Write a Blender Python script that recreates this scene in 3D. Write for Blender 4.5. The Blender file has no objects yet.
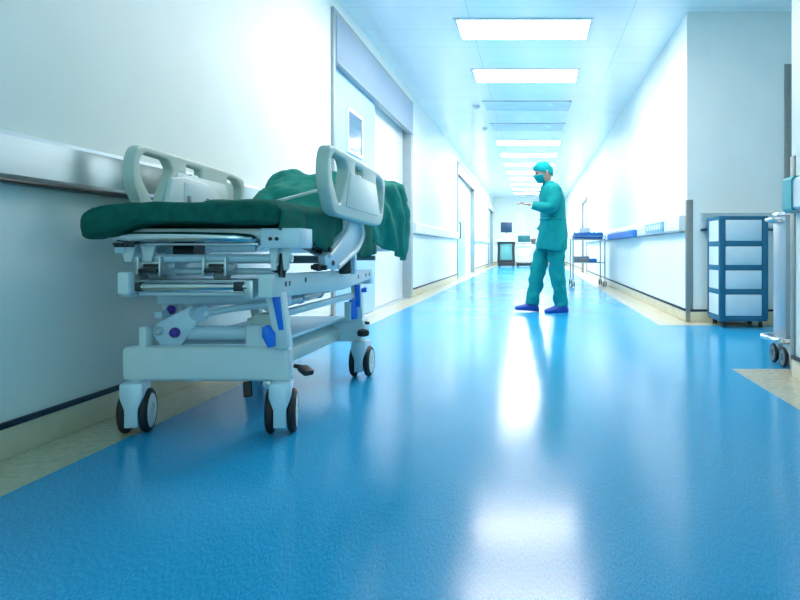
import bpy, bmesh, math, random
from mathutils import Vector, Matrix, noise
random.seed(7)
sc = bpy.context.scene
COL = sc.collection
PI = math.pi
V = Vector
CAM_H, F = 0.67, 700.0

# ------------------------------------------------------------------ camera, view
cd = bpy.data.cameras.new('camera'); cam = bpy.data.objects.new('camera', cd); COL.objects.link(cam)
cam.location = (0, 0, CAM_H); cam.rotation_euler = (PI / 2, 0, 0)
cd.sensor_width = 36; cd.lens = 36 * F / 800
cd.shift_x = (400 - 533) / 800; cd.shift_y = (249 - 300) / 800
cd.clip_start = 0.02; cd.clip_end = 200
sc.camera = cam
sc.view_settings.view_transform = 'Standard'; sc.view_settings.look = 'None'
sc.view_settings.gamma = 1; sc.view_settings.use_curve_mapping = False
sc.view_settings.exposure = 2.5
try:
    sc.cycles.use_denoising = True
    sc.cycles.max_bounces = 14; sc.cycles.diffuse_bounces = 8; sc.cycles.glossy_bounces = 6
    sc.cycles.sample_clamp_indirect = 6
except Exception:
    pass

def P(px, py, Y):
    return V(((px - 533) * Y / F, Y, CAM_H + (249 - py) * Y / F))

# ------------------------------------------------------------------ materials
def mat(name, col, rough=0.5, metal=0.0, var=0.06, scale=12.0, spec=0.5, bump=0.0, bscale=60.0,
        rvar=0.06, coat=0.0, stretch=(1, 1, 1), trans=0.0, alpha=1.0):
    m = bpy.data.materials.new(name); m.use_nodes = True
    nt = m.node_tree; b = nt.nodes['Principled BSDF']
    tc = nt.nodes.new('ShaderNodeTexCoord'); mp = nt.nodes.new('ShaderNodeMapping')
    mp.inputs['Scale'].default_value = stretch
    nt.links.new(tc.outputs['Object'], mp.inputs['Vector'])
    n = nt.nodes.new('ShaderNodeTexNoise'); n.inputs['Scale'].default_value = scale; n.inputs['Detail'].default_value = 4
    nt.links.new(mp.outputs['Vector'], n.inputs['Vector'])
    r = nt.nodes.new('ShaderNodeValToRGB')
    lo = [max(0, c * (1 - var)) for c in col]; hi = [min(1, c * (1 + var)) for c in col]
    r.color_ramp.elements[0].color = (*lo, 1); r.color_ramp.elements[0].position = .3
    r.color_ramp.elements[1].color = (*hi, 1); r.color_ramp.elements[1].position = .7
    nt.links.new(n.outputs['Fac'], r.inputs['Fac']); nt.links.new(r.outputs['Color'], b.inputs['Base Color'])
    mr = nt.nodes.new('ShaderNodeMapRange')
    mr.inputs['To Min'].default_value = max(.02, rough - rvar); mr.inputs['To Max'].default_value = min(1, rough + rvar)
    nt.links.new(n.outputs['Fac'], mr.inputs['Value']); nt.links.new(mr.outputs['Result'], b.inputs['Roughness'])
    b.inputs['Metallic'].default_value = metal
    b.inputs['Specular IOR Level'].default_value = spec
    b.inputs['Coat Weight'].default_value = coat
    b.inputs['Transmission Weight'].default_value = trans
    b.inputs['Alpha'].default_value = alpha
    if bump:
        n2 = nt.nodes.new('ShaderNodeTexNoise'); n2.inputs['Scale'].default_value = bscale; n2.inputs['Detail'].default_value = 3
        nt.links.new(mp.outputs['Vector'], n2.inputs['Vector'])
        bp = nt.nodes.new('ShaderNodeBump'); bp.inputs['Strength'].default_value = bump; bp.inputs['Distance'].default_value = .01
        nt.links.new(n2.outputs['Fac'], bp.inputs['Height']); nt.links.new(bp.outputs['Normal'], b.inputs['Normal'])
    return m

def emit(name, col, s):
    m = bpy.data.materials.new(name); m.use_nodes = True; nt = m.node_tree
    b = nt.nodes['Principled BSDF']
    b.inputs['Base Color'].default_value = (.9, .9, .9, 1)
    b.inputs['Emission Color'].default_value = (*col, 1); b.inputs['Emission Strength'].default_value = s
    n = nt.nodes.new('ShaderNodeTexNoise'); n.inputs['Scale'].default_value = 3
    mr = nt.nodes.new('ShaderNodeMapRange'); mr.inputs['To Min'].default_value = .5; mr.inputs['To Max'].default_value = .6
    nt.links.new(n.outputs['Fac'], mr.inputs['Value']); nt.links.new(mr.outputs['Result'], b.inputs['Roughness'])
    return m

M = {}
M['wall'] = mat('wall_paint', (.86, .905, .865), .45, var=.02, scale=3, bump=.03, bscale=120, spec=.35)
M['base_cream'] = mat('baseboard_cream', (.66, .62, .46), .4, var=.08, scale=8)
M['navy'] = mat('navy_trim', (.012, .035, .07), .55, spec=.25)
M['alu'] = mat('brushed_aluminium', (.62, .68, .70), .34, .85, var=.05, stretch=(1, .05, 1), scale=40)
M['alu_brown'] = mat('dull_door_frame_metal', (.30, .32, .30), .4, .6)
M['steel'] = mat('stainless_steel', (.74, .77, .78), .16, 1.0, var=.04, scale=20, rvar=.04)
M['rail_steel'] = mat('stainless_rail', (.68, .73, .75), .3, 1.0, var=.03, stretch=(1, .04, 1), scale=60, rvar=.05)
M['rail_pale'] = mat('pale_rail', (.78, .83, .86), .3, .25, var=.03)
M['header'] = mat('door_header_metal', (.31, .43, .54), .55, .0, var=.03, spec=.25)
M['leaf_blue'] = mat('pale_blue_door', (.42, .67, .86), .5, var=.02, scale=3, spec=.3)
M['leaf_white'] = mat('white_door', (.84, .88, .90), .4, var=.02, scale=3)
M['glass'] = mat('door_window_glass', (.10, .22, .32), .12, var=.35, scale=2.2, stretch=(.2, .2, 6), spec=.35)
M['pale_metal'] = mat('pale_blue_painted_metal', (.60, .76, .86), .32, .15, var=.04, scale=9)
M['white_plastic'] = mat('off_white_plastic', (.74, .82, .82), .38, var=.03, scale=7)
M['rail_plastic'] = mat('grey_green_plastic', (.56, .66, .60), .42, var=.04, scale=6)
M['panel_plastic'] = mat('pale_panel_plastic', (.66, .76, .73), .4, var=.03, scale=6)
M['blue_plastic'] = mat('bright_blue_plastic', (.01, .20, .85), .3, var=.05)
M['purple'] = mat('purple_plastic', (.08, .03, .33), .35)
M['rubber'] = mat('black_rubber', (.018, .016, .018), .55, var=.2)
M['dark'] = mat('dark_metal', (.05, .055, .06), .35, .7)
M['grey'] = mat('grey_plastic', (.22, .27, .29), .45)
M['green'] = mat('shaded_green_cloth', (.006, .115, .088), .85, var=.2, scale=30, bump=.25, bscale=300, spec=.15)  # mattress green darkened to carry the shade on its front face
M['green2'] = mat('green_drape_cloth', (.008, .25, .20), .8, var=.18, scale=20, bump=.25, bscale=260, spec=.2)
M['green_mid'] = mat('green_sheet_cloth', (.007, .16, .12), .8, var=.18, scale=20, bump=.25, bscale=260, spec=.2)  # lighter copy of the mattress green; shading difference put into the colour
M['door_alu'] = mat('door_frame_metal', (.36, .43, .45), .45, .4, var=.04)
M['steel_dark'] = mat('brushed_cart_steel', (.36, .44, .48), .35, .7, var=.05, scale=30, stretch=(1, 1, .05))
M['teal'] = mat('teal_scrubs', (.0, .26, .27), .8, var=.08, scale=14, bump=.2, bscale=160, spec=.2)
M['teal_light'] = mat('teal_cap_cloth', (.0, .34, .36), .8, var=.08, scale=14, bump=.2, bscale=160, spec=.2)
M['skin'] = mat('skin', (.55, .34, .26), .5, var=.05, scale=9)
M['eye'] = mat('dark_eye', (.03, .02, .02), .2)
M['lip'] = mat('lip', (.45, .19, .17), .45)
M['hair'] = mat('black_hair', (.02, .018, .02), .5)
M['shoe'] = mat('blue_shoe', (.015, .08, .40), .5, bump=.3, bscale=90)
M['frame_blue'] = mat('slate_blue_plastic', (.025, .16, .26), .5, var=.04, spec=.3)
M['frost'] = mat('frosted_drawer_plastic', (.70, .82, .86), .45, var=.05, scale=5)
M['cloth_blue'] = mat('blue_wrap_cloth', (.015, .18, .56), .6, var=.12, scale=16, bump=.2, bscale=80)
M['cloth_pale'] = mat('pale_blue_wrap', (.22, .46, .74), .5, var=.35, scale=26)
M['screen'] = mat('dark_blue_screen', (.008, .05, .12), .4, var=.1, scale=4)
M['screen_teal'] = mat('teal_screen', (.005, .12, .15), .4, var=.1, scale=4)
M['mint'] = mat('mint_panel', (.16, .44, .42), .5)
M['keys'] = mat('keyboard_blue', (.35, .58, .82), .4, var=.4, scale=60)
M['light_off'] = mat('unlit_panel', (.64, .74, .83), .25, var=.06, scale=4)
M['teal_sign'] = mat('teal_plastic', (.03, .42, .45), .35)
M['green_sign'] = mat('green_sign_plastic', (.01, .40, .32), .35)
M['lamp'] = emit('ceiling_panel_light', (1.0, .945, .90), 4.3)

def floor_mat():
    m = bpy.data.materials.new('blue_linoleum'); m.use_nodes = True; nt = m.node_tree; b = nt.nodes['Principled BSDF']
    tc = nt.nodes.new('ShaderNodeTexCoord')
    def tex(scale, st, det=4):
        mp = nt.nodes.new('ShaderNodeMapping'); mp.inputs['Scale'].default_value = st; mp.inputs['Rotation'].default_value = (0, 0, .5)
        nt.links.new(tc.outputs['Object'], mp.inputs['Vector'])
        n = nt.nodes.new('ShaderNodeTexNoise'); n.inputs['Scale'].default_value = scale; n.inputs['Detail'].default_value = det
        nt.links.new(mp.outputs['Vector'], n.inputs['Vector']); return n
    a = tex(420, (1, .18, 1), 5); c = tex(1.3, (1, 1, 1)); d = tex(16, (1, .6, 1), 3)
    r = nt.nodes.new('ShaderNodeValToRGB')
    e = r.color_ramp.elements
    e[0].position, e[0].color = .32, (.0, .21, .46, 1)
    e[1].position, e[1].color = .70, (.05, .54, .90, 1)
    nt.links.new(a.outputs['Fac'], r.inputs['Fac'])
    mx = nt.nodes.new('ShaderNodeMix'); mx.data_type = 'RGBA'; mx.blend_type = 'MIX'
    mr0 = nt.nodes.new('ShaderNodeMapRange'); mr0.inputs['From Min'].default_value = .35; mr0.inputs['From Max'].default_value = .75
    mr0.inputs['To Max'].default_value = .35
    nt.links.new(c.outputs['Fac'], mr0.inputs['Value']); nt.links.new(mr0.outputs['Result'], mx.inputs['Factor'])
    nt.links.new(r.outputs['Color'], mx.inputs['A']); mx.inputs['B'].default_value = (.015, .42, .79, 1)
    nt.links.new(mx.outputs['Result'], b.inputs['Base Color'])
    mr = nt.nodes.new('ShaderNodeMapRange'); mr.inputs['To Min'].default_value = .13; mr.inputs['To Max'].default_value = .22
    nt.links.new(c.outputs['Fac'], mr.inputs['Value']); nt.links.new(mr.outputs['Result'], b.inputs['Roughness'])
    bp = nt.nodes.new('ShaderNodeBump'); bp.inputs['Strength'].default_value = .10; bp.inputs['Distance'].default_value = .004
    nt.links.new(d.outputs['Fac'], bp.inputs['Height']); nt.links.new(bp.outputs['Normal'], b.inputs['Normal'])
    b.inputs['Specular IOR Level'].default_value = .22
    return m
M['floor'] = floor_mat()
M['floor_cream'] = mat('cream_linoleum', (.60, .56, .41), .24, var=.12, scale=45, bump=.05, bscale=200, spec=.6)

def ceiling_mat():
    m = mat('ceiling_panels', (.93, .94, .92), .2, var=.02, scale=2, rvar=.05, spec=.6)
    nt = m.node_tree; b = nt.nodes['Principled BSDF']; tc = nt.nodes.new('ShaderNodeTexCoord')
    bt = nt.nodes.new('ShaderNodeTexBrick'); bt.offset = 0
    bt.inputs['Scale'].default_value = 1; bt.inputs['Mortar Size'].default_value = .004
    bt.inputs['Brick Width'].default_value = 1.5; bt.inputs['Row Height'].default_value = .617
    bt.inputs['Color1'].default_value = (1, 1, 1, 1); bt.inputs['Color2'].default_value = (.97, .98, .99, 1); bt.inputs['Mortar'].default_value = (.7, .75, .8, 1)
    nt.links.new(tc.outputs['Object'], bt.inputs['Vector'])
    mx = nt.nodes.new('ShaderNodeMix'); mx.data_type = 'RGBA'; mx.blend_type = 'MULTIPLY'; mx.inputs['Factor'].default_value = 1
    src = b.inputs['Base Color'].links[0].from_socket
    nt.links.new(src, mx.inputs['A']); nt.links.new(bt.outputs['Color'], mx.inputs['B']); nt.links.new(mx.outputs['Result'], b.inputs['Base Color'])
    return m
M['ceiling'] = ceiling_mat()

# ------------------------------------------------------------------ mesh helpers
def merge(bm, t):
    me = bpy.data.meshes.new('t'); t.to_mesh(me); t.free(); bm.from_mesh(me); bpy.data.meshes.remove(me)

def bx(bm, x0, x1, y0, y1, z0, z1, bev=0.0, seg=2, rot=None):
    t = bmesh.new(); bmesh.ops.create_cube(t, size=1)
    for v in t.verts: v.co = V(((x0 + x1) / 2 + v.co.x * (x1 - x0), (y0 + y1) / 2 + v.co.y * (y1 - y0), (z0 + z1) / 2 + v.co.z * (z1 - z0)))
    if bev: bmesh.ops.bevel(t, geom=list(t.edges), offset=bev, segments=seg, affect='EDGES', profile=.5, clamp_overlap=True)
    if rot is not None: bmesh.ops.transform(t, matrix=rot, verts=t.verts)
    merge(bm, t)

def tube(bm, pts, r, n=12, caps=True, sx=1.0):
    pts = [V(p) for p in pts]; m = len(pts)
    rr = r if isinstance(r, (list, tuple)) else [r] * m
    d0 = (pts[1] - pts[0]).normalized()
    up = V((0, 0, 1)) if abs(d0.z) < .9 else V((1, 0, 0))
    u = d0.cross(up).normalized(); rings = []
    for i, p in enumerate(pts):
        if i == 0: d = (pts[1] - pts[0])
        elif i == m - 1: d = (pts[-1] - pts[-2])
        else: d = (pts[i + 1] - p).normalized() + (p - pts[i - 1]).normalized()
        d.normalize(); u = (u - d * u.dot(d)).normalized(); w = d.cross(u)
        rings.append([bm.verts.new(p + (u * math.cos(2 * PI * k / n) * sx + w * math.sin(2 * PI * k / n)) * rr[i]) for k in range(n)])
    for a, b in zip(rings, rings[1:]):
        for k in range(n): bm.faces.new((a[k], a[(k + 1) % n], b[(k + 1) % n], b[k]))
    if caps: bm.faces.new(rings[0][::-1]); bm.faces.new(rings[-1])

def fillet(pts, r, n=6):
    pts = [V(p) for p in pts]; out = [pts[0]]
    for i in range(1, len(pts) - 1):
        a, p, b = pts[i - 1], pts[i], pts[i + 1]
        q = min(r, (a - p).length * .48, (b - p).length * .48)
        s, e = p + (a - p).normalized() * q, p + (b - p).normalized() * q
        for k in range(n + 1):
            t = k / n; out.append(s * (1 - t) ** 2 + p * 2 * t * (1 - t) + e * t * t)
    out.append(pts[-1]); return out

def prism(bm, poly, axis, a0, a1, bev=0.0, seg=2):
    """poly in the two other axes (y,z | x,z | x,y), extruded along axis"""
    t = bmesh.new()
    def mk(p, a):
        return {'x': V((a, p[0], p[1])), 'y': V((p[0], a, p[1])), 'z': V((p[0], p[1], a))}[axis]
    f = t.faces.new([t.verts.new(mk(p, a0)) for p in poly])
    e = bmesh.ops.extrude_face_region(t, geom=[f])
    d = mk((0, 0), a1 - a0)
    for v in e['geom']:
        if isinstance(v, bmesh.types.BMVert): v.co += d
    bmesh.ops.recalc_face_normals(t, faces=t.faces)
    if bev: bmesh.ops.bevel(t, geom=list(t.edges), offset=bev, segments=seg, affect='EDGES', profile=.5, clamp_overlap=True)
    merge(bm, t)

def beam(bm, p0, p1, w, h, bev=0.004, w1=None, h1=None):
    """rectangular bar from p0 to p1, width w sideways and height h"""
    p0, p1 = V(p0), V(p1); d = (p1 - p0); L = d.length; d.normalize()
    up = V((0, 0, 1)) if abs(d.z) < .9 else V((0, 1, 0))
    s = d.cross(up).normalized(); u = s.cross(d)
    t = bmesh.new(); bmesh.ops.create_cube(t, size=1)
    w1 = w if w1 is None else w1; h1 = h if h1 is None else h1
    for v in t.verts:
        k = v.co.z + .5
        v.co = p0 + d * (k * L) + s * (v.co.x * (w * (1 - k) + w1 * k)) + u * (v.co.y * (h * (1 - k) + h1 * k))
    bmesh.ops.recalc_face_normals(t, faces=t.faces)
    if bev: bmesh.ops.bevel(t, geom=list(t.edges), offset=bev, segments=2, affect='EDGES', profile=.5, clamp_overlap=True)
    merge(bm, t)

def lathe(bm, prof, c, axis='z', n=24):
    c = V(c); rings = []
    for (r, h) in prof:
        ring = []
        for k in range(n):
            a = 2 * PI * k / n; q = (r * math.cos(a), r * math.sin(a))
            o = {'z': V((q[0], q[1], h)), 'x': V((h, q[0], q[1])), 'y': V((q[1], h, q[0]))}[axis]
            ring.append(bm.verts.new(c + o))
        rings.append(ring)
    for a, b in zip(rings, rings[1:]):
        for k in range(n): bm.faces.new((a[k], a[(k + 1) % n], b[(k + 1) % n], b[k]))
    bm.faces.new(rings[0][::-1]); bm.faces.new(rings[-1])

def loft(bm, rings, closed=True, cap0=True, cap1=True):
    R = [[bm.verts.new(V(p)) for p in r] for r in rings]; n = len(R[0])
    for a, b in zip(R, R[1:]):
        for k in range(n if closed else n - 1): bm.faces.new((a[k], a[(k + 1) % n], b[(k + 1) % n], b[k]))
    if closed and cap0: bm.faces.new(R[0][::-1])
    if closed and cap1: bm.faces.new(R[-1])
    return R

def root_of(o):
    while o.parent: o = o.parent
    return o

def finish(me, ang=38):
    for p in me.polygons: p.use_smooth = True
    me.set_sharp_from_angle(angle=math.radians(ang))

def obj(name, bm, m, parent=None, ang=38, local=False, recalc=True):
    if recalc: bmesh.ops.recalc_face_normals(bm, faces=bm.faces)
    me = bpy.data.meshes.new(name); bm.to_mesh(me); bm.free()
    if parent is not None and not local:
        me.transform(Matrix.Translation(-root_of(parent).location))
    for mm in (m if isinstance(m, list) else [m]): me.materials.append(mm)
    finish(me, ang)
    o = bpy.data.objects.new(name, me); COL.objects.link(o)
    if parent is not None: o.parent = parent
    elif not local:
        # top-level single mesh: put the origin at the base centre
        xs = [v.co.x for v in me.vertices]; ys = [v.co.y for v in me.vertices]; zs = [v.co.z for v in me.vertices]
        c = V(((min(xs) + max(xs)) / 2, (min(ys) + max(ys)) / 2, min(zs)))
        me.transform(Matrix.Translation(-c)); o.location = c
    return o

def thing(name, label, cat, loc, group=None):
    o = bpy.data.objects.new(name, None); COL.objects.link(o); o.location = loc; o.empty_display_size = .1
    o['label'] = label; o['category'] = cat
    if group: o['group'] = group
    return o

def tag(o, label, cat, group=None):
    o['label'] = label; o['category'] = cat
    if group: o['group'] = group
    return o

def struct(name, bm, m, parent=None):
    o = obj(name, bm, m, parent)
    if parent is None: o['kind'] = 'structure'
    return o

def B(): return bmesh.new()

def copy_tree(o, parent=None):
    c = o.copy(); COL.objects.link(c)
    if parent is not None: c.parent = parent
    for ch in [q for q in bpy.data.objects if q.parent == o]: copy_tree(ch, c)
    return c

# ------------------------------------------------------------------ the setting
WL, WR, CH, YE, YB = -1.69, 1.41, 2.84, 29.6, -2.2      # left wall, right wall, ceiling, corridor end, behind the camera
RN, YN, YF, XR = 1.36, 3.68, 6.41, 3.6                  # nearer right wall, its end, facing wall, side of the bay
S1 = (5.86, 9.70)                                       # wide sliding door in the left wall
S2 = (15.56, 20.05); S3 = (26.3, 29.2)
R1 = (18.2, 20.1)

def quad(bm, pts): bm.faces.new([bm.verts.new(V(p)) for p in pts])
def slab(name, x0, x1, y0, y1, z0, z1, m):
    b = B(); bx(b, x0, x1, y0, y1, z0, z1); return struct(name, b, m)

BL, BR = -1.44, 1.11                                    # edges of the blue lino
b = B(); bx(b, BL, BR, YB, YE, -.1, 0); bx(b, BR, XR, YN + .23, YF - .25, -.1, 0); struct('floor', b, M['floor'])
b = B()
bx(b, WL - .3, BL, YB, YE, -.1, 0); bx(b, BR, XR, YB, YN + .23, -.1, 0); bx(b, BR, XR, YF - .25, YF, -.1, 0); bx(b, BR, WR + .3, YF, YE, -.1, 0)
struct('floor_border', b, M['floor_cream'])
slab('ceiling', WL - .3, XR + .2, YB, YE, CH, CH + .1, M['ceiling'])

# left wall with its door openings
b = B(); T = .22
ys = [YB, S1[0], S1[1], S2[0], S2[1], S3[0], S3[1], YE]
for i in range(0, len(ys), 2): bx(b, WL - T, WL, ys[i], ys[i + 1], 0, CH)
for s, h in ((S1, 2.70), (S2, 2.62), (S3, 2.5)): bx(b, WL - T, WL, s[0], s[1], h, CH)
struct('wall_left', b, M['wall'])
b = B(); bx(b, WR, WR + T, YF, R1[0], 0, CH); bx(b, WR, WR + T, R1[1], YE, 0, CH); bx(b, WR, WR + T, R1[0], R1[1], 2.03, CH); struct('wall_right', b, M['wall'])
D0, D1 = 2.36, 3.3                                      # door opening in the facing wall
b = B(); bx(b, WR + T, D0, YF, YF + T, 0, CH); bx(b, D1, XR, YF, YF + T, 0, CH); bx(b, D0, D1, YF, YF + T, 2.3, CH); struct('wall_facing', b, M['wall'])
slab('wall_near', RN, RN + T, YB, YN, 0, CH, M['wall'])
slab('wall_bay', XR, XR + .2, YN, YF + T, 0, CH, M['wall'])
slab('wall_bay_back', RN + T, XR, YN - T, YN, 0, CH, M['wall'])
slab('wall_end', WL - .3, WR + .3, YE, YE + .2, 0, CH, M['wall'])

def baseboard(name, segs, nrm):
    """cream cove base with a navy strip on top; segs are (p0, p1) on the wall face, nrm points into the room"""
    b = B(); c = B(); nx, ny = nrm
    for (x0, y0), (x1, y1) in segs:
        def box(bm, d, z0, z1, bev):
            xa, xb = sorted((x0, x1)); ya, yb = sorted((y0, y1))
            if nx: xa, xb = sorted((x0, x0 + nx * d))
            if ny: ya, yb = sorted((y0, y0 + ny * d))
            bx(bm, xa, xb, ya, yb, z0, z1, bev)
        box(b, .012, 0, .098, .003); box(c, .017, .098, .118, .004)
    o = struct(name, b, M['base_cream']); struct('baseboard_strip', c, M['navy'], o)
segsL = [((WL, ys[i]), (WL, ys[i + 1])) for i in range(0, len(ys), 2)]
baseboard('baseboard_left', segsL, (1, 0))
baseboard('baseboard_right', [((WR, YF + .02), (WR, R1[0])), ((WR, R1[1]), (WR, YE))], (-1, 0))
baseboard('baseboard_facing', [((WR + .03, YF), (D0 - .06, YF))], (0, -1))
baseboard('baseboard_near', [((RN, YB), (RN, YN - .03))], (-1, 0))
baseboard('baseboard_end', [((WL, YE), (WR, YE))], (0, -1))

# corner guards
def guard(name, x, y, sx, sy, h):
    b = B(); w, t = .055, .006
    bx(b, min(x, x + sx * w), max(x, x + sx * w), min(y, y - sy * t), max(y, y - sy * t), .0, h, .002)
    bx(b, min(x, x - sx * t), max(x, x - sx * t), min(y - sy * t, y + sy * w), max(y - sy * t, y + sy * w), .0, h, .002)
    return struct(name, b, M['alu_brown'])
guard('trim_1', WR, YF, 1, 1, 1.12)
guard('trim_2', RN, YN, 1, -1, 1.155)

# handrails (a wide steel crash rail with a lip under it)
def handrail(name, label, p0, p1, nrm, m, group, z0=.886, z1=1.042, endm=None):
    """p0, p1 on the wall face; nrm into the corridor"""
    a, c = V((*p0, 0)), V((*p1, 0)); n = V((*nrm, 0))
    t = thing(name, label, 'handrail', (a + c) / 2 + V((0, 0, z0)), group)
    prof = [(.0, z0 + .01), (.045, z0 + .004), (.058, z0 + .018), (.058, z1 - .018), (.045, z1 - .002), (.02, z1), (.0, z1 - .004)]
    b = B(); rings = [[p + n * d + V((0, 0, z)) for d, z in prof] for p in (a, c)]
    loft(b, rings); obj('rail_cover', b, m, t)
    b = B(); bx(b, *sorted((a.x + n.x * .001, c.x + n.x * .05)) if n.x else sorted((a.x, c.x)), *(sorted((a.y, c.y)) if n.x else sorted((a.y + n.y * .001, a.y + n.y * .05))), z0 - .008, z0 + .004, .003)
    obj('rail_lip', b, M['dark'] if m is not M['rail_pale'] else M['grey'], t)
    if endm is not None:
        b = B(); prof2 = [(.0, z0 - .005), (.05, z0 - .005), (.066, z0 + .012), (.066, z1 - .01), (.05, z1 + .008), (.0, z1 + .008)]
        d = (c - a).normalized(); loft(b, [[p + n * q + V((0, 0, z)) for q, z in prof2] for p in (c - d * .12, c + d * .004)]); obj('end_cap', b, endm, t)
    return t
G = 'crash rails on the corridor walls'
handrail('handrail', 'wide polished steel crash rail on the left wall above the stretcher', (WL, YB), (WL, S1[0] - .05), (1, 0), M['rail_steel'], G)
handrail('handrail', 'pale rail on left wall between the wide sliding door and the next doorway', (WL, S1[1] + .08), (WL, S2[0] - .06), (1, 0), M['rail_pale'], G)
handrail('handrail', 'pale rail on far left wall between second and third doorways', (WL, S2[1] + .1), (WL, S3[0] - .1), (1, 0), M['rail_pale'], G)
handrail('handrail', 'long pale rail on the right corridor wall carrying blue packs', (WR, R1[0] - .1), (WR, YF + .08), (-1, 0), M['rail_pale'], G, .832, .985)
handrail('handrail', 'grey rail on the recess wall behind the drawer cart', (WR + .12, YF), (D0 - .08, YF), (0, -1), M['alu'], G, .845, 1.0)
handrail('handrail', 'rail with teal end cap on the near right wall edge', (RN, YB), (RN, YN - .05), (-1, 0), M['rail_pale'], G, .862, 1.03, M['teal_sign'])
handrail('handrail', 'grey rail low across the bare end wall of the corridor', (WL + .1, YE), (WR - .1, YE), (0, -1), M['rail_pale'], G)

# sliding doors, left wall
def sliding_door(name, s, zo, zh, panels, proto):
    """frame + header box + leaves set back in the opening"""
    y0, y1 = s
    b = B(); w = .06
    bx(b, WL - T + .02, WL + .025, y0 - .01, y0 + w, 0, zh, .004)
    bx(b, WL - T + .02, WL + .025, y1 - w * 2.4, y1 + .01, 0, zh, .004)
    bx(b, WL - T + .02, WL + .025, y0 + w, y1 - w, zh - .05, zh, .004)
    d = struct(name, b, M['door_alu'])
    b = B(); bx(b, WL - .03, WL + .035, y0 + w, y1 - w * .5, zo, zh - .05, .008); hb = obj('header_box', b, M['header'] if proto else M['leaf_white'], d)
    b = B(); bx(b, WL - .03, WL + .042, y0 + w, y1 - w * .5, zo - .014, zo - .0005, .003); obj('header_lip', b, M['door_alu'] if proto else M['dark'], hb)
    for (ya, yb, xo, m) in panels:
        b = B(); bx(b, WL - xo - .04, WL - xo, ya, yb, .012, zo + .06, .004); obj('door_leaf', b, m, d)
    b = B(); bx(b, WL - T + .01, WL + .002, y0 + w, y1 - w, 0, .008); obj('threshold', b, M['alu'], d)
    return d
d1 = sliding_door('door_1', S1, 2.26, 2.70, [(S1[0] + .06, 7.58, .02, M['leaf_blue']), (7.5, S1[1] - .1, .09, M['leaf_white'])], True)
leaf = [o for o in bpy.data.objects if o.parent == d1 and o.name.startswith('door_leaf')][0]
b = B()
wy0, wy1, wz0, wz1, wx = 6.42, 7.0, 1.56, 1.98, WL - .02
fw = .035
bx(b, wx - .01, wx + .014, wy0, wy1, wz1 - fw, wz1, .004); bx(b, wx - .01, wx + .014, wy0, wy1, wz0, wz0 + fw, .004)
bx(b, wx - .01, wx + .014, wy0, wy0 + fw, wz0 + fw, wz1 - fw, .004); bx(b, wx - .01, wx + .014, wy1 - fw, wy1, wz0 + fw, wz1 - fw, .004)
wf = obj('leaf_window_frame', b, M['leaf_white'], leaf)
b = B(); bx(b, wx - .002, wx + .004, wy0 + fw, wy1 - fw, wz0 + fw, wz1 - fw); obj('leaf_window_pane', b, M['glass'], leaf)
d2 = sliding_door('door_2', S2, 2.34, 2.62, [(S2[0] + .06, 17.6, .02, M['leaf_blue']), (17.5, S2[1] - .1, .09, M['leaf_white'])], False)
b = B(); tube(b, [(WL + .01, 15.9, .9), (WL + .045, 15.9, .93), (WL + .045, 15.9, 1.25), (WL + .01, 15.9, 1.28)], .014); obj('pull_handle', b, M['dark'], d2)
d3 = sliding_door('door_3', S3, 2.2, 2.5, [(S3[0] + .06, 27.8, .02, M['leaf_blue']), (27.7, S3[1] - .1, .09, M['leaf_white'])], False)
# door in the right wall, door in the facing wall
b = B(); w = .09
bx(b, WR - .02, WR + .14, R1[0], R1[0] + w, 0, 2.03, .004); bx(b, WR - .02, WR + .14, R1[1] - w, R1[1], 0, 2.03, .004); bx(b, WR - .025, WR + .14, R1[0], R1[1], 1.95, 2.05, .004)
d4 = struct('door_4', b, M['alu_brown'])
b = B(); bx(b, WR + .04, WR + .08, R1[0] + w, R1[1] - w, .01, 1.95, .004); obj('door_leaf', b, M['leaf_white'], d4)
b = B(); w = .06
bx(b, D0 - w, D0 + .012, YF - .02, YF + .14, 0, 2.36, .004); bx(b, D1 - .012, D1 + w, YF - .02, YF + .14, 0, 2.36, .004); bx(b, D0, D1, YF - .02, YF + .14, 2.28, 2.36, .004)
d5 = struct('door_5', b, M['alu_brown'])
b = B(); bx(b, D0 + .012, D1 - .012, YF + .05, YF + .09, .01, 2.28, .004); obj('door_leaf', b, M['leaf_white'], d5)
b = B(); bx(b, D0 + .02, D0 + .3, YF + .03, YF + .055, 2.14, 2.27, .004)
tag(obj('door_sign', b, M['green_sign']), 'green sign at top of the door leaf beyond the drawer cart', 'sign')

# ceiling lights
LX0, LX1 = -.72, .54
def ceiling_light(y0, on, label, group):
    t = thing('ceiling_light', label, 'ceiling light', ((LX0 + LX1) / 2, y0 + .3, CH), group)
    b = B(); z0 = CH - .016
    for (xa, xb, ya, yb) in ((LX0 - .03, LX1 + .03, y0 - .03, y0), (LX0 - .03, LX1 + .03, y0 + .6, y0 + .63), (LX0 - .03, LX0, y0, y0 + .6), (LX1, LX1 + .03, y0, y0 + .6)):
        bx(b, xa, xb, ya, yb, z0, CH, .003)
    obj('light_frame', b, M['alu'] if not on else M['white_plastic'], t)
    b = B(); bx(b, LX0, LX1, y0, y0 + .6, CH - .010, CH - .001); obj('diffuser', b, M['lamp'] if on else M['light_off'], t)
    return t
names = ['large lit ceiling panel at the top of the view, the nearest one', 'second lit ceiling panel, just beyond the nearest one', None, None,
         'lit ceiling panel just beyond the two unlit panels', 'second lit panel beyond the two unlit ones', 'third lit panel beyond the two unlit ones',
         'fourth lit panel beyond the two unlit ones', 'fifth lit panel beyond the unlit ones, beside the cap', 'sixth lit panel beyond the unlit ones, near the end',
         'thin lit ceiling panel next to last before the end wall', 'added last thin lit ceiling panel, brightening the corridor end wall']  # final entry is an extra panel added to lift the dark end wall
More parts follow.
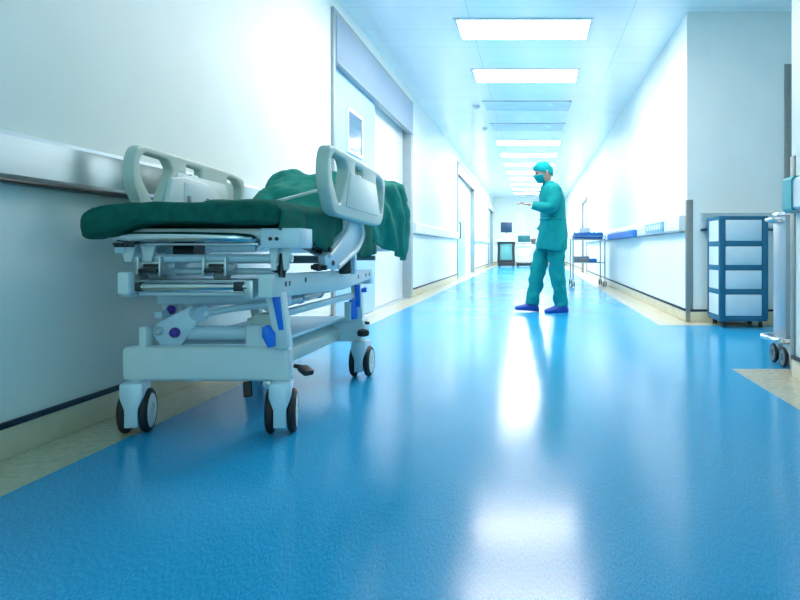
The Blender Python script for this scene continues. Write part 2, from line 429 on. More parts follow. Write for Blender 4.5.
for i in range(12):
    y0 = 6.6 + 1.84 * i
    if i in (2, 3):
        ceiling_light(y0, False, 'unlit grey-blue ceiling panel, the nearer of the unlit pair' if i == 2 else 'unlit grey-blue ceiling panel, the farther of the unlit pair', 'unlit ceiling panels')
    else:
        ceiling_light(y0, True, names[i], 'lit ceiling panels')
ceiling_light(4.76, True, 'added unseen lit ceiling panel above the head end of the stretcher', 'lit ceiling panels')  # added above the view, continuing the row, to brighten the near wall
for sx, lab in ((-1, 'small ceiling sensor beside the nearer unlit panel'), (1, 'small ceiling sensor beside the farther unlit panel')):
    y = 10.62 if sx < 0 else 12.55
    b = B(); lathe(b, [(.05, 0), (.05, -.012), (.03, -.04), (.008, -.05)], (-.86, y, CH), 'z', 16); tag(obj('ceiling_sensor', b, M['white_plastic']), lab, 'sensor')

# ------------------------------------------------------------------ casters
def caster(parent, c, r=.08, gap=.04, tw=.034, top=.19, fork=(.037, .022), name='caster', mf=None, mh=None, rot=0.0):
    """twin-wheel caster: yoke between two tyres"""
    x, y = c; mf = mf or M['pale_metal']; mh = mh or M['panel_plastic']
    RM = Matrix.Translation((x, y, 0)) @ Matrix.Rotation(math.radians(rot), 4, 'Z') @ Matrix.Translation((-x, -y, 0))
    b = B(); z1 = top
    poly = [(x - fork[0], z1), (x + fork[0], z1), (x + fork[0], z1 - (z1 - r) * .45), (x + fork[1], z1 - (z1 - r) * .85), (x + fork[1], r * .42), (x - fork[1], r * .42), (x - fork[1], z1 - (z1 - r) * .85), (x - fork[0], z1 - (z1 - r) * .45)]
    prism(b, poly, 'y', y - r * .98, y + r * .4, .004)
    tube(b, [(x, y, z1 - .01), (x, y, z1 + .004)], fork[0] * .7, 16)
    b.transform(RM); f = obj(name, b, mf, parent)
    for s in (-1, 1):
        b = B(); xx = x + s * gap; h = tw / 2
        lathe(b, [(r * .3, -h * .6), (r * .78, -h * .6), (r * .82, -h), (r * .93, -h * .8), (r, -h * .3), (r, h * .3), (r * .93, h * .8), (r * .82, h), (r * .78, h * .6), (r * .3, h * .6)], (xx, y, r), 'x', 32)
        b.transform(RM); w = obj('tyre', b, M['rubber'], f)
        b = B(); q = s * (h + .003)
        lathe(b, [(r * .785, q - s * .012), (r * .76, q - s * .004), (r * .34, q - s * .002), (r * .30, q - s * .008), (r * .12, q - s * .006), (r * .08, q - s * .001)], (xx, y, r), 'x', 28)
        b.transform(RM); obj('hub_disc', b, mh, f)
    return f

# ------------------------------------------------------------------ the stretcher
st = thing('hospital_stretcher', 'empty wheeled hospital stretcher with green mattress parked along the left wall', 'stretcher', (-1.19, 3.15, 0))
CX = (-1.447, -.918); CY = (2.56, 3.69)
# mattress
def nz(p, s=1.0): return noise.noise(V(p) * s)
def sm(a, b_, x):
    t = min(1, max(0, (x - a) / (b_ - a))); return t * t * (3 - 2 * t)
mx0, mx1, my0, my1, mz0, mz1 = -1.50, -.86, 2.35, 4.36, .742, .832
t = bmesh.new(); bmesh.ops.create_cube(t, size=1)
for v in t.verts: v.co = V(((mx0 + mx1) / 2 + v.co.x * (mx1 - mx0), (my0 + my1) / 2 + v.co.y * (my1 - my0), (mz0 + mz1) / 2 + v.co.z * (mz1 - mz0)))
bmesh.ops.bevel(t, geom=list(t.edges), offset=.036, segments=5, affect='EDGES', profile=.5)
for ax, lo, hi, n in (('x', mx0, mx1, 30), ('y', my0, my1, 70)):
    for k in range(1, n):
        co = V((0, 0, 0)); no = V((0, 0, 0)); setattr(co, ax, lo + (hi - lo) * k / n); setattr(no, ax, 1)
        bmesh.ops.bisect_plane(t, geom=list(t.verts) + list(t.edges) + list(t.faces), plane_co=co, plane_no=no)
for v in t.verts:
    p = v.co.copy()
    lx = sm(-1.36, -1.5, p.x); ly = sm(2.62, 2.4, p.y)
    v.co.z -= .030 * lx * ly; v.co.x -= .035 * lx * ly
    if p.z < mz0 + .02: v.co.z += .022 * sm(-1.40, -1.25, p.x) * sm(2.6, 2.4, p.y) * (1 - .5 * sm(-1.2, -.9, p.x)) - .012 * sm(-1.32, -1.42, p.x) * ly
    v.co += V((nz(p, 9) * .006, nz(p + V((5, 0, 0)), 9) * .008, nz(p + V((0, 7, 0)), 7) * .009 + nz(p, 22) * .003))
m = obj('mattress', t, M['green'], st, 60)
# sheet spilling over the corridor side of the mattress
b = B(); rings = []
n, L = 60, 34
for i in range(n + 1):
    y = 2.385 + (3.75 - 2.385) * i / n
    drop = .02 + .095 * sm(2.45, 2.95, y) + .018 * math.sin(y * 13) + .02 * nz((y * 5, 1, 0))
    row = []
    for k in range(L + 1):
        s = k / L
        if s < .5:
            x = -1.12 + (mx1 + .004 + 1.12) * (s / .5); z = mz1 + .008 - .03 * max(0, (s - .38) / .12) ** 2
        else:
            q = (s - .5) / .5; x = mx1 + .006 + .008 * math.sin(q * 2.6); z = mz1 - .022 - q * (mz1 - mz0 + drop - .03)
        f = sm(.3, .9, s)
        fold = math.sin(y * 34 + 2 * nz((y * 3, s * 2, 4)) + s * 5)
        e = 1 - sm(2.385, 2.45, y); x -= f * e * .018; z += (1 - f) * -e * .012
        x += f * (1 - e) * (.011 * fold + .007 * nz((y * 16, s * 6, 2))); z += (1 - f) * (.007 * nz((y * 11, x * 11, 8)) + .004 * fold * s)
        row.append((x, y, z))
    rings.append(row)
loft(b, rings, closed=False)
o = obj('side_sheet', b, M['green_mid'], m, 80); md = o.modifiers.new('s', 'SOLIDIFY'); md.thickness = .004; md.offset = 1
# deck under the mattress
b = B(); bx(b, -1.46, -.90, 2.44, 4.33, .705, .742, .008)
obj('deck', b, M['white_plastic'], st)
# push bar at the foot end: chrome tube bent back at its corners
b = B()
tube(b, fillet([(-1.40, 2.95, .712), (-1.462, 2.72, .712), (-1.462, 2.44, .712), (-1.40, 2.392, .712), (-1.16, 2.385, .712), (-1.0, 2.40, .708), (-.955, 2.47, .703), (-.95, 2.7, .70)], .06), .0165, 16)
obj('push_bar', b, M['steel'], st)
b = B(); bx(b, -1.455, -.955, 2.43, 2.60, .683, .691, .002); obj('foot_plate', b, M['alu'], st)
b = B(); bx(b, -1.445, -1.37, 2.405, 2.43, .684, .692, .002)
for k in range(4): bx(b, -1.44 + k * .018, -1.43 + k * .018, 2.402, 2.42, .676, .688, .002)
obj('release_latch', b, M['dark'], st)
# corner plate on the corridor side of the foot end
b = B(); bx(b, -.935, -.80, 2.40, 2.42, .672, .742, .004); bx(b, -.82, -.80, 2.42, 2.54, .672, .742, .004)
cp = obj('corner_plate', b, M['pale_metal'], st)
for x in (-.90, -.878):
    b = B(); lathe(b, [(.0065, 0), (.0065, -.005), (.004, -.008)], (x, 2.40, .705), 'y', 12); obj('bolt', b, M['dark'], cp)
# deck side rails
for x in (-1.455, -.895):
    b = B(); bx(b, x - .018, x + .018, 2.46, 4.3, .655, .705, .005); obj('deck_side_rail', b, M['pale_metal'], st)
# cross tubes, hinges and latches below the deck
b = B(); tube(b, [(-1.42, 2.5, .636), (-.86, 2.5, .636)], .0155, 16); obj('cross_tube', b, M['pale_metal'], st)
b = B(); tube(b, [(-1.395, 2.57, .588), (-.93, 2.57, .588)], .012, 14); obj('cross_tube', b, M['pale_metal'], st)
for yy in (3.1, 3.9):
    b = B(); tube(b, [(-1.44, yy, .62), (-.88, yy, .62)], .014, 14); obj('cross_tube', b, M['grey'], st)
for x in (-1.43, -1.36):
    b = B(); prism(b, [(x - .028, .69), (x + .028, .69), (x + .012, .625), (x - .012, .625)], 'y', 2.47, 2.483, .002); obj('deck_bracket', b, M['white_plastic'], st)
b = B(); prism(b, [(-1.20, .69), (-1.0, .69), (-1.0, .66), (-1.13, .66)], 'y', 2.52, 2.54, .002); lathe(b, [(.008, 0), (.008, -.008), (.003, -.01)], (-1.165, 2.52, .68), 'y', 12)
obj('deck_bracket', b, M['pale_metal'], st)
for x in (-1.35, -1.12):
    b = B(); bx(b, x - .037, x + .032, 2.475, 2.53, .60, .625, .004)
    for s in (-.045, .032): bx(b, x + s, x + s + .008, 2.46, 2.56, .575, .642, .002)
    h = obj('hinge', b, M['alu'], st)
    b = B(); bx(b, x - .034, x + .03, 2.45, 2.474, .588, .600, .003); obj('hinge_latch', b, M['dark'], h)
    b = B(); bx(b, x - .02, x + .03, 2.455, 2.474, .606, .618, .003); obj('hinge_latch', b, M['dark'], h)
    b = B(); tube(b, [(x - .015, 2.5, .578), (x + .035, 2.5, .578)], .018, 14); obj('roller', b, M['grey'], h)
b = B(); tube(b, [(-1.39, 2.75, .665), (-1.31, 2.75, .665)], .05, 20); obj('motor_drum', b, M['dark'], st)
# white tapered hangers with a dark gas spring between them
for x in (-.905, -.862):
    b = B(); prism(b, [(x - .018, .69), (x + .018, .69), (x + .008, .595), (x - .008, .595)], 'y', 2.44, 2.455, .003); obj('hanger', b, M['white_plastic'], st)
b = B(); tube(b, [(-.884, 2.49, .69), (-.888, 2.47, .57)], .014, 14); tube(b, [(-.884, 2.6, .69), (-.884, 3.3, .60)], .014, 14); obj('gas_spring', b, M['dark'], st)
for x, y in ((-.93, 2.5), (-.88, 2.78), (-.845, 2.7)):
    b = B(); tube(b, [(x, y, .598), (x + .05, y, .598)], .010, 10); bx(b, x + .01, x + .03, y - .015, y + .015, .585, .612, .004); obj('adjuster_knob', b, M['dark'], st)
# upper chassis: two long side channels tilting slightly to the head end
def channel(x, w):
    b = B()
    poly = [(2.40, .583), (2.40, .503), (3.3, .478), (3.47, .488), (3.88, .508), (3.88, .556)]
    prism(b, poly, 'x', x - w / 2, x + w / 2, .004); return b
chn = obj('chassis_channel', channel(-.918, .05), M['white_plastic'], st)
for y, z in ((2.52, .535), (2.56, .535), (2.74, .54), (3.57, .518), (3.73, .522), (3.81, .523)):
    b = B(); bx(b, -.895, -.8915, y, y + .018, z, z + .018, .001); obj('slot', b, M['dark'], chn)
obj('chassis_channel', channel(-1.40, .03), M['alu'], st)
b = B(); bx(b, -1.413, -1.372, 2.375, 2.42, .515, .592, .008); obj('channel_end_cap', b, M['white_plastic'], st)
b = B(); bx(b, -.995, -.965, 2.41, 2.47, .497, .562, .003); obj('chassis_post', b, M['alu'], st)
b = B(); tube(b, [(-1.375, 2.42, .54), (-.985, 2.42, .54)], .0125, 16); r_ = obj('chrome_rod', b, M['steel'], st)
for xa, xb in ((-1.368, -1.352), (-1.03, -1.0)):
    b = B(); bx(b, xa, xb, 2.403, 2.437, .524, .556, .003); obj('rod_clip', b, M['dark'], r_)
b = B(); bx(b, -1.385, -.97, 2.47, 2.62, .553, .560, .002); obj('chassis_tray', b, M['alu'], st)
b = B(); bx(b, -1.38, -.98, 2.45, 2.47, .507, .518, .002); obj('chassis_lip', b, M['white_plastic'], st)
b = B(); bx(b, -1.44, -.94, 2.68, 2.73, .457, .493, .004); obj('chassis_crossbar', b, M['pale_metal'], st)
b = B(); bx(b, -1.44, -.93, 4.0, 4.06, .47, .52, .004); obj('chassis_crossbar', b, M['pale_metal'], st)
# lifting arms with blue inserts
def arm(x0, z0, x1, z1, y0, y1, w0, w1, insert, blue=M['blue_plastic']):
    b = B(); beam(b, (x0, y0, z0), (x1, y1, z1), w0, .05, .004, w1, .05); a = obj('lifting_arm', b, M['white_plastic'], st)
    if insert:
        b = B(); q = V((x1 - x0, y1 - y0, z1 - z0)); p = V((x0, y0, z0))
        beam(b, p + q * .02 + V((.008, -.026, 0)), p + q * .66 + V((.007, -.026, 0)), .030, .008, .003, .018, .008)
        obj('arm_insert', b, blue, a)
    return a
arm(-.918, .512, -.893, .315, 2.50, 2.52, .06, .045, True)
arm(-.912, .49, -.905, .31, 3.62, 3.64, .05, .045, True)
arm(-1.45, .49, -1.43, .31, 3.62, 3.64, .05, .045, False)
arm(-1.425, .49, -1.375, .37, 2.76, 2.74, .085, .05, False)
b = B(); lathe(b, [(.016, 0), (.018, -.008), (.012, -.016), (.004, -.02)], (-1.40, 2.715, .435), 'y', 16); obj('pivot_cap', b, M['purple'], st)
b = B(); tube(b, [(-.95, 2.49, .395), (-.938, 2.485, .365), (-.928, 2.485, .322)], [.014, .024, .013], 14); obj('brake_lever', b, M['blue_plastic'], st)
b = B(); tube(b, [(-.93, 3.60, .41), (-.925, 3.60, .35), (-.92, 3.6, .31)], [.015, .023, .018], 14); obj('brake_lever', b, M['blue_plastic'], st)
b = B(); tube(b, [(-.90, 3.62, .455), (-.865, 3.62, .458)], .011, 12); bx(b, -.875, -.860, 3.61, 3.63, .446, .472, .003); obj('release_peg', b, M['blue_plastic'], st)
# foot-end linkage
b = B(); prism(b, [(-1.405, .372), (-1.385, .398), (-1.255, .462), (-1.238, .452), (-1.236, .40), (-1.30, .312), (-1.37, .312), (-1.402, .35)], 'y', 2.58, 2.60, .004); pl = obj('link_plate', b, M['pale_metal'], st)
b = B(); lathe(b, [(.017, 0), (.017, -.006), (.010, -.012)], (-1.378, 2.58, .368), 'y', 16); obj('bolt', b, M['alu'], pl)
b = B(); lathe(b, [(.019, 0), (.019, -.01), (.014, -.02), (.004, -.024)], (-1.318, 2.58, .362), 'y', 18); obj('pivot_cap', b, M['purple'], pl)
b = B(); tube(b, [(-1.25, 2.6, .435), (-1.22, 2.58, .43)], .03, 18); obj('pivot_tube', b, M['pale_metal'], pl)
b = B(); bx(b, -1.432, -1.405, 2.54, 2.60, .31, .388, .006); obj('link_post', b, M['white_plastic'], st)
b = B(); tube(b, [(-1.285, 2.61, .358), (-1.045, 2.61, .358)], .027, 20); obj('torsion_tube', b, M['pale_metal'], st)
b = B(); tube(b, [P(206, 313.5, 2.6), P(236, 308, 2.6), P(272, 304, 2.6)], [.0105, .0125, .016], 14); rd = obj('tie_rod', b, M['pale_metal'], st)
b = B(); lathe(b, [(.004, -.016), (.012, -.012), (.0155, 0), (.012, .012), (.004, .016)], P(206, 313.5, 2.6), 'x', 16); obj('ball_joint', b, M['white_plastic'], rd)
b = B(); bx(b, -1.05, -.992, 2.545, 2.62, .31, .392, .012, 3); obj('pivot_housing', b, M['white_plastic'], st)
b = B(); prism(b, [(-1.06, .40), (-1.045, .425), (-.985, .425), (-.965, .36), (-1.06, .36)], 'y', 2.63, 2.72, .004); obj('pivot_cover', b, M['rail_plastic'], st)
# long bars along the chassis between the arms
b = B(); beam(b, (-.965, 2.6, .42), (-.93, 3.62, .432), .03, .026, .004); obj('long_link', b, M['white_plastic'], st)
b = B(); beam(b, (-1.42, 2.65, .42), (-1.42, 3.62, .432), .03, .026, .004); obj('long_link', b, M['pale_metal'], st)
b = B(); tube(b, [(-1.06, 2.8, .44), (-1.02, 3.35, .462)], .022, 16); hy = obj('hydraulic_cylinder', b, M['alu'], st)
b = B(); tube(b, [(-1.02, 3.35, .462), (-.98, 3.62, .475)], .011, 12); obj('piston', b, M['steel'], hy)
for q in (.1, .55, .95):
    b = B(); tube(b, [V((-1.06, 2.8, .44)).lerp(V((-1.02, 3.35, .462)), q), V((-1.06, 2.8, .44)).lerp(V((-1.02, 3.35, .462)), min(1, q + .04))], .026, 16); obj('collar', b, M['pale_metal'], hy)
for x in (-1.12, -1.25):
    b = B(); bx(b, x - .02, x + .02, 2.7, 4.0, .47, .485, .003); obj('cable_tray', b, M['pale_metal'], st)
# base
b = B(); bx(b, -1.49, -.884, 2.53, 2.595, .19, .316, .018, 4); obj('base_crossbar', b, M['white_plastic'], st)
b = B(); prism(b, [(-1.485, .19), (-.90, .19), (-.888, .205), (-.872, .27), (-.886, .305), (-.90, .312), (-1.485, .312)], 'y', 3.63, 3.74, .01, 3); obj('base_crossbar', b, M['white_plastic'], st)
b = B(); prism(b, [(-1.42, .20), (-1.0, .20), (-1.0, .25), (-1.06, .29), (-1.36, .29), (-1.42, .25)], 'y', 2.62, 3.65, .006); obj('base_cover', b, M['rail_plastic'], st)
b = B(); bx(b, -1.40, -.985, 2.60, 3.65, .302, .318, .004); obj('base_top', b, M['pale_metal'], st)
b = B(); bx(b, -.96, -.93, 3.56, 3.6, .30, .40, .004); obj('link_post', b, M['panel_plastic'], st)
for y in (3.66,):
    b = B(); lathe(b, [(.008, -.02), (.028, -.014), (.032, .0), (.028, .014), (.008, .02)], (-.880, y - .03, .235), 'z', 18); obj('bumper_roller', b, M['rubber'], st)
b = B(); tube(b, [(-.89, 3.66, .283), (-.855, 3.66, .283)], .008, 10); obj('pin', b, M['dark'], st)
b = B(); beam(b, (-.868, 2.63, .225), (-.83, 2.60, .208), .042, .022, .006); tube(b, [(-.9, 2.64, .23), (-.86, 2.63, .224)], .008); obj('foot_pedal', b, M['rubber'], st)
b = B(); beam(b, (-1.04, 2.55, .187), (-1.03, 2.53, .135), .03, .018, .005); obj('foot_pedal', b, M['rubber'], st)
b = B(); beam(b, (-1.005, 2.6, .185), (-.965, 2.6, .17), .02, .03, .004); obj('pedal_pivot', b, M['dark'], st)
b = B(); bx(b, -.985, -.955, 2.545, 2.565, .163, .19, .004); lathe(b, [(.008, 0), (.008, -.006)], (-.97, 2.545, .176), 'y', 12); obj('pedal_bracket', b, M['alu'], st)
for x in CX:
    for y in CY: caster(st, (x if y < 3 or x < -1 else -.902, y), gap=.035 if x < -1 else .038, tw=.031, rot=14 if y < 3 else 0)

# side rails: moulded panels with hand holes
def side_rail(x, th, parent, flip):
    outer = [(2.735, 1.076), (2.68, 1.066), (2.65, 1.02), (2.64, .96), (2.65, .91), (2.695, .85), (2.73, .815), (2.78, .802), (3.48, .786), (3.57, .79), (3.63, .83), (3.665, .95), (3.68, 1.0), (3.665, 1.035), (3.54, 1.054), (3.06, 1.068)]
    h1 = [(2.73, 1.044), (2.905, 1.038), (2.94, 1.00), (2.845, .862), (2.815, .852), (2.78, .87), (2.715, .94), (2.695, 1.01)]
    h2 = [(3.47, 1.026), (3.58, 1.018), (3.628, .985), (3.618, .90), (3.58, .85), (3.56, .85), (3.53, .90), (3.465, 1.0)]
    h3 = [(3.06, 1.036), (3.20, 1.03), (3.20, 1.0), (3.16, .978), (3.09, .98), (3.06, 1.0)]
    cu = bpy.data.curves.new('c', 'CURVE'); cu.dimensions = '2D'; cu.fill_mode = 'BOTH'
    for poly, rr in ((outer, .03), (h1, .018), (h2, .018), (h3, .01)):
        pts = []
        k = len(poly)
        for i in range(k):
            a, p, c = V((*poly[i - 1], 0)), V((*poly[i], 0)), V((*poly[(i + 1) % k], 0))
            q = min(rr, (a - p).length * .45, (c - p).length * .45)
            s, e = p + (a - p).normalized() * q, p + (c - p).normalized() * q
            for j in range(5):
                u = j / 4; pts.append(s * (1 - u) ** 2 + p * 2 * u * (1 - u) + e * u * u)
        sp = cu.splines.new('POLY'); sp.points.add(len(pts) - 1); sp.use_cyclic_u = True
        for i, p in enumerate(pts): sp.points[i].co = (p.x, p.y, 0, 1)
    cu.extrude = th / 2 - .011; cu.bevel_depth = .011; cu.bevel_resolution = 4; cu.offset = -.011
    co = bpy.data.objects.new('c', cu); COL.objects.link(co)
    dg = bpy.context.evaluated_depsgraph_get(); me = bpy.data.meshes.new_from_object(co.evaluated_get(dg))
    bpy.data.objects.remove(co); bpy.data.curves.remove(cu)
    # curve plane (y, z, depth) -> world
    for v in me.vertices: v.co = V((x + v.co.z, v.co.x, v.co.y))
    bb = bmesh.new(); bb.from_mesh(me); bpy.data.meshes.remove(me)
    bmesh.ops.remove_doubles(bb, verts=bb.verts, dist=.0004)
    r = obj('side_rail', bb, M['rail_plastic'], parent, 35)
    s = 1
    # raised rear grip, inset panel on the corridor side
    b = B(); xx = x + th / 2
    prism(b, [(2.975, .995), (3.44, .985), (3.50, .835), (2.90, .845)], 'x', xx - .004, xx + .004, .003); obj('rail_panel', b, M['panel_plastic'], r)
    b = B(); bx(b, xx - .02, xx + .002, 3.10, 3.16, .975, 1.0, .004); obj('rail_latch', b, M['white_plastic'], r)
    return r
rr_ = side_rail(-.80, .048, st, 1)
rl_ = side_rail(-1.534, .042, st, -1)
# control panel on the inner face of the wall-side rail
b = B(); prism(b, [(2.90, .965), (3.0, .982), (3.22, .97), (3.36, .92), (3.38, .82), (2.85, .82)], 'x', -1.514, -1.494, .008, 3); pn = obj('control_bulge', b, M['white_plastic'], rl_)
b = B(); bx(b, -1.495, -1.491, 3.0, 3.24, .85, .955, .002); obj('control_screen', b, M['frost'], rl_)
for yy in (3.02, 3.195):
    b = B(); bx(b, -1.492, -1.487, yy, yy + .028, .868, .90, .002); obj('control_button', b, M['grey'], rl_)
# rail supports
def sup(x, w):
    b = B(); pts = [(344, 218), (342, 231), (330, 248), (322, 257), (323, 268), (333, 269), (352, 251), (358, 240), (359, 218)]
    poly = []
    for px, py in pts:
        y = .84 * F / (533 - px); poly.append((y, CAM_H + (249 - py) * y / F))
    prism(b, poly, 'x', x - w / 2, x + w / 2, .004); return b
s_ = obj('rail_support', sup(-.842, .03), M['pale_metal'], st)
for px, py in ((326.5, 249.5), (329.5, 263)):
    y = .84 * F / (533 - px); z = CAM_H + (249 - py) * y / F
    b = B(); lathe(b, [(.011, -.004), (.011, .018), (.006, .022)], (-.84, y, z), 'x', 14); obj('bolt', b, M['dark'], s_)
b = B(); pts = []
for px, py in ((345.5, 219), (343, 232), (332, 248), (325, 256)):
    y = .84 * F / (533 - px); pts.append((-.822, y, CAM_H + (249 - py) * y / F))
tube(b, fillet(pts, .05), .009, 10); obj('support_edge', b, M['white_plastic'], s_)
b = B(); pts = []
for px, py in ((357, 220), (359.5, 236), (354, 249), (334, 267)):
    y = .84 * F / (533 - px); pts.append((-.822, y, CAM_H + (249 - py) * y / F))
tube(b, fillet(pts, .05), .011, 10); obj('support_edge', b, M['white_plastic'], s_)
obj('rail_support', sup(-1.495, .03), M['pale_metal'], st)
b = B(); bx(b, -.87, -.845, 3.32, 3.36, .55, .74, .004); obj('support_post', b, M['pale_metal'], st)
b = B(); tube(b, [(-.87, 3.22, .66), (-.868, 3.24, .56)], .028, 14); obj('spring_cover', b, M['dark'], st)
# raised backrest section and its white edge bar
b = B(); prism(b, [(3.40, .83), (3.48, .85), (4.28, .93), (4.34, .91), (4.34, .83)], 'x', -1.40, -.90, .02, 3); obj('backrest', b, M['green'], st)
b = B(); beam(b, P(257, 206.5, 3.12), P(318, 190.5, 3.36), .022, .014, .003); obj('backrest_bar', b, M['white_plastic'], st)

# crumpled drape over the head end
b = B(); rings = []; NS, NT = 90, 80
for i in range(NS + 1):
    u = i / NS; y = 3.30 + 1.20 * u
    hump = .86 + .22 * sm(0, .42, u) - .05 * sm(.75, 1, u) + .02 * math.sin(u * 9) - .03 * math.exp(-((y - 3.62) / .12) ** 2) + .045 * math.exp(-((y - 3.97) / .15) ** 2)
    xl = -1.47 + .04 * math.sin(u * 7) ; 
    xr = -.846 + .06 * sm(3.72, 4.1, y)                # outer edge: behind the rail first, billowing beyond it after
    hem = .66 + .05 * math.sin(y * 7 + .5) - .05 * sm(4.0, 4.35, y) + .08 * sm(3.75, 3.55, y)
    hem = hem + ((.70 - .10 * min(1, max(0, (y - 3.76) / .52))) - hem) * sm(3.66, 3.78, y)
    row = []
    for k in range(NT + 1):
        s = k / NT
        if s < .14:      # wall-side drop
            q = s / .14; x = xl - .03 + .05 * q; z = .842 + (hump - .06 - .842) * math.sin(q * PI / 2)
        elif s < .55:
            q = (s - .14) / .41; x = xl + .02 + (xr - .05 - xl) * q
            z = hump - .06 + .07 * math.sin(q * PI * .9) + .045 * math.exp(-((q - .12) / .13) ** 2) * (1 - u) - .06 * q * (1 - sm(.5, .8, u))
            if y < 4.38: z = max(z, .846)
            zl = z
        else:
            q = (s - .55) / .45; x = xr - .03 + .045 * math.sin(q * PI * .62) - .02 * q; z = zl + (hem - zl) * (q ** 1.15)
            x -= .05 * q * q * sm(4.3, 4.52, y)
        a = 1.0
        f1 = math.sin(y * 21 + s * 9 + 3 * nz((y * 2.2, s * 4, 3)))
        f2 = nz((y * 7, s * 11, 1)); f3 = nz((y * 17, s * 24, 6))
        side = sm(.5, .62, s)
        fl = math.sin(y * 24 - s * 13 + 1.6 * nz((y * 1.6, s * 2.5, 9)))
        d = (1 - side) * (.016 * f1 + .030 * f2 + .010 * f3 + .014 * abs(math.sin(y * 8 + s * 14 + 2 * f2))) + side * (.020 * fl + .012 * f2 + .003 * f3)
        edge = 1 - sm(.16, .0, u)
        lim = .45 if (side > .5 and y < 3.9) else 1.0
        x += side * d * lim; z += (1 - side) * d * edge
        y2 = y + (.016 * f2 + .004 * f3) * (.5 + .3 * side)
        row.append((x, y2, z))
    rings.append(row)
loft(b, rings, closed=False)
o = obj('surgical_drape', b, M['green2'], None, 80); md = o.modifiers.new('s', 'SOLIDIFY'); md.thickness = .005; md.offset = 0
tag(o, 'crumpled green cloth drape bundled over the head end of the stretcher', 'drape')

# ------------------------------------------------------------------ drawer cart by the facing wall
dx0, dx1, dy0, dy1 = 1.58, 1.99, 5.93, 6.33
dc = thing('drawer_cart', 'blue-framed plastic drawer cart with four frosted drawers against the recess wall', 'drawer cart', ((dx0 + dx1) / 2, (dy0 + dy1) / 2, 0))
zb, zt = .056, .95; fz = .033
b = B(); bx(b, dx0 - .005, dx1 + .005, dy0 - .005, dy1 + .005, zt - .03, zt, .008); bx(b, dx0, dx1, dy0, dy1, zb, zb + .045, .006)
hgt = (zt - .03 - zb - .045) / 4
for k in range(1, 4): z = zb + .045 + hgt * k; bx(b, dx0, dx1, dy0, dy1, z - .022, z + .022, .003)
for x in (dx0, dx1 - .05):
    for y in (dy0, dy1 - .03): bx(b, x - (.003 if x == dx0 else -.003), x + .05 - (.003 if x == dx0 else -.003), y - (.003 if y == dy0 else -.003), y + .03 - (.003 if y == dy0 else -.003), zb + .02, zt - .01, .003)
obj('frame', b, M['frame_blue'], dc)
b = B()
for x in (dx0 + .004, dx1 - .012): bx(b, x, x + .008, dy0 + .03, dy1 - .03, zb + .05, zt - .02)
bx(b, dx0 + .02, dx1 - .02, dy1 - .012, dy1 - .006, zb + .05, zt - .02)
obj('side_panel', b, M['frost'], dc)
for k in range(4):
    z0 = zb + .045 + hgt * k + .023; z1 = z0 + hgt - .046
    if k == 0: z0 -= .021
    if k == 3: z1 += .021
    b = B(); bx(b, dx0 + .052, dx1 - .052, dy0 - .004, dy0 + .30, z0, z1, .006); d = obj('drawer', b, M['frost'], dc)
for x in (dx0 + .05, dx1 - .05):
    for y in (dy0 + .05, dy1 - .05): caster(dc, (x, y), .022, .012, .012, .060, (.012, .007), 'caster', M['dark'], M['grey'])

# ------------------------------------------------------------------ stainless cart half hidden behind the near wall
tx0, tx1, ty0, ty1 = 1.425, 2.05, 3.95, 4.16
tc_ = thing('steel_cart', 'stainless steel cabinet cart with push handle, half hidden behind the near corner', 'cart', ((tx0 + tx1) / 2, (ty0 + ty1) / 2, 0))
b = B(); bx(b, tx0, tx1, ty0, ty1, .16, .86, .01); obj('cabinet', b, M['steel_dark'], tc_)
b = B(); bx(b, tx0 - .004, tx1 + .004, ty0 - .004, ty1 + .004, .86, .885, .006); obj('cart_top', b, M['steel'], tc_)
b = B(); tube(b, fillet([(tx0, ty0 + .05, .83), (tx0 - .06, ty0 + .05, .84), (tx0 - .06, ty1 - .05, .84), (tx0, ty1 - .05, .83)], .03), .012, 12); obj('push_handle', b, M['steel'], tc_)
b = B(); tube(b, fillet([(tx0 + .2, ty0 - .035, .155), (tx0 - .06, ty0 - .035, .155), (tx0 - .06, ty1 + .035, .155), (tx0 + .2, ty1 + .035, .155)], .05), .017, 12); bx(b, tx0 - .02, tx1, ty0 - .02, ty1 + .02, .135, .165, .005); obj('bumper', b, M['steel'], tc_)
for x in (tx0 + .02, tx1 - .06):
    for y in (ty0 + .02, ty1 - .03): caster(tc_, (x, y), .058, .024, .02, .136, (.022, .012), 'caster', M['alu'], M['grey'])

# ------------------------------------------------------------------ instrument trolley farther down on the right
ux0, ux1, uy0, uy1 = .69, 1.27, 12.25, 13.1
tr = thing('instrument_trolley', 'slim steel two-shelf trolley by the right wall beyond the walking person', 'trolley', ((ux0 + ux1) / 2, (uy0 + uy1) / 2, 0))
for x in (ux0 + .012, ux1 - .012):
    for y in (uy0 + .012, uy1 - .012):
        b = B(); tube(b, [(x, y, .10), (x, y, .86)], .013, 12); obj('leg', b, M['steel_dark'], tr)
for z in (.42, .83):
    b = B(); bx(b, ux0, ux1, uy0, uy1, z, z + .018, .004); obj('shelf', b, M['steel_dark'], tr)
b = B(); tube(b, [(ux0, uy0 - .004, .895), (ux1, uy0 - .004, .895)], .006); tube(b, [(ux0, uy1, .895), (ux1, uy1, .895)], .006)
for x in (ux0, ux1):
    for y in (uy0 - .002, uy1): tube(b, [(x, y, .84), (x, y, .895)], .006)
obj('guard_rail', b, M['steel_dark'], tr)
for x in (ux0 + .012, ux1 - .012):
    for y in (uy0 + .012, uy1 - .012): caster(tr, (x, y), .055, .02, .018, .125, (.017, .009), 'caster', M['alu'], M['grey'])
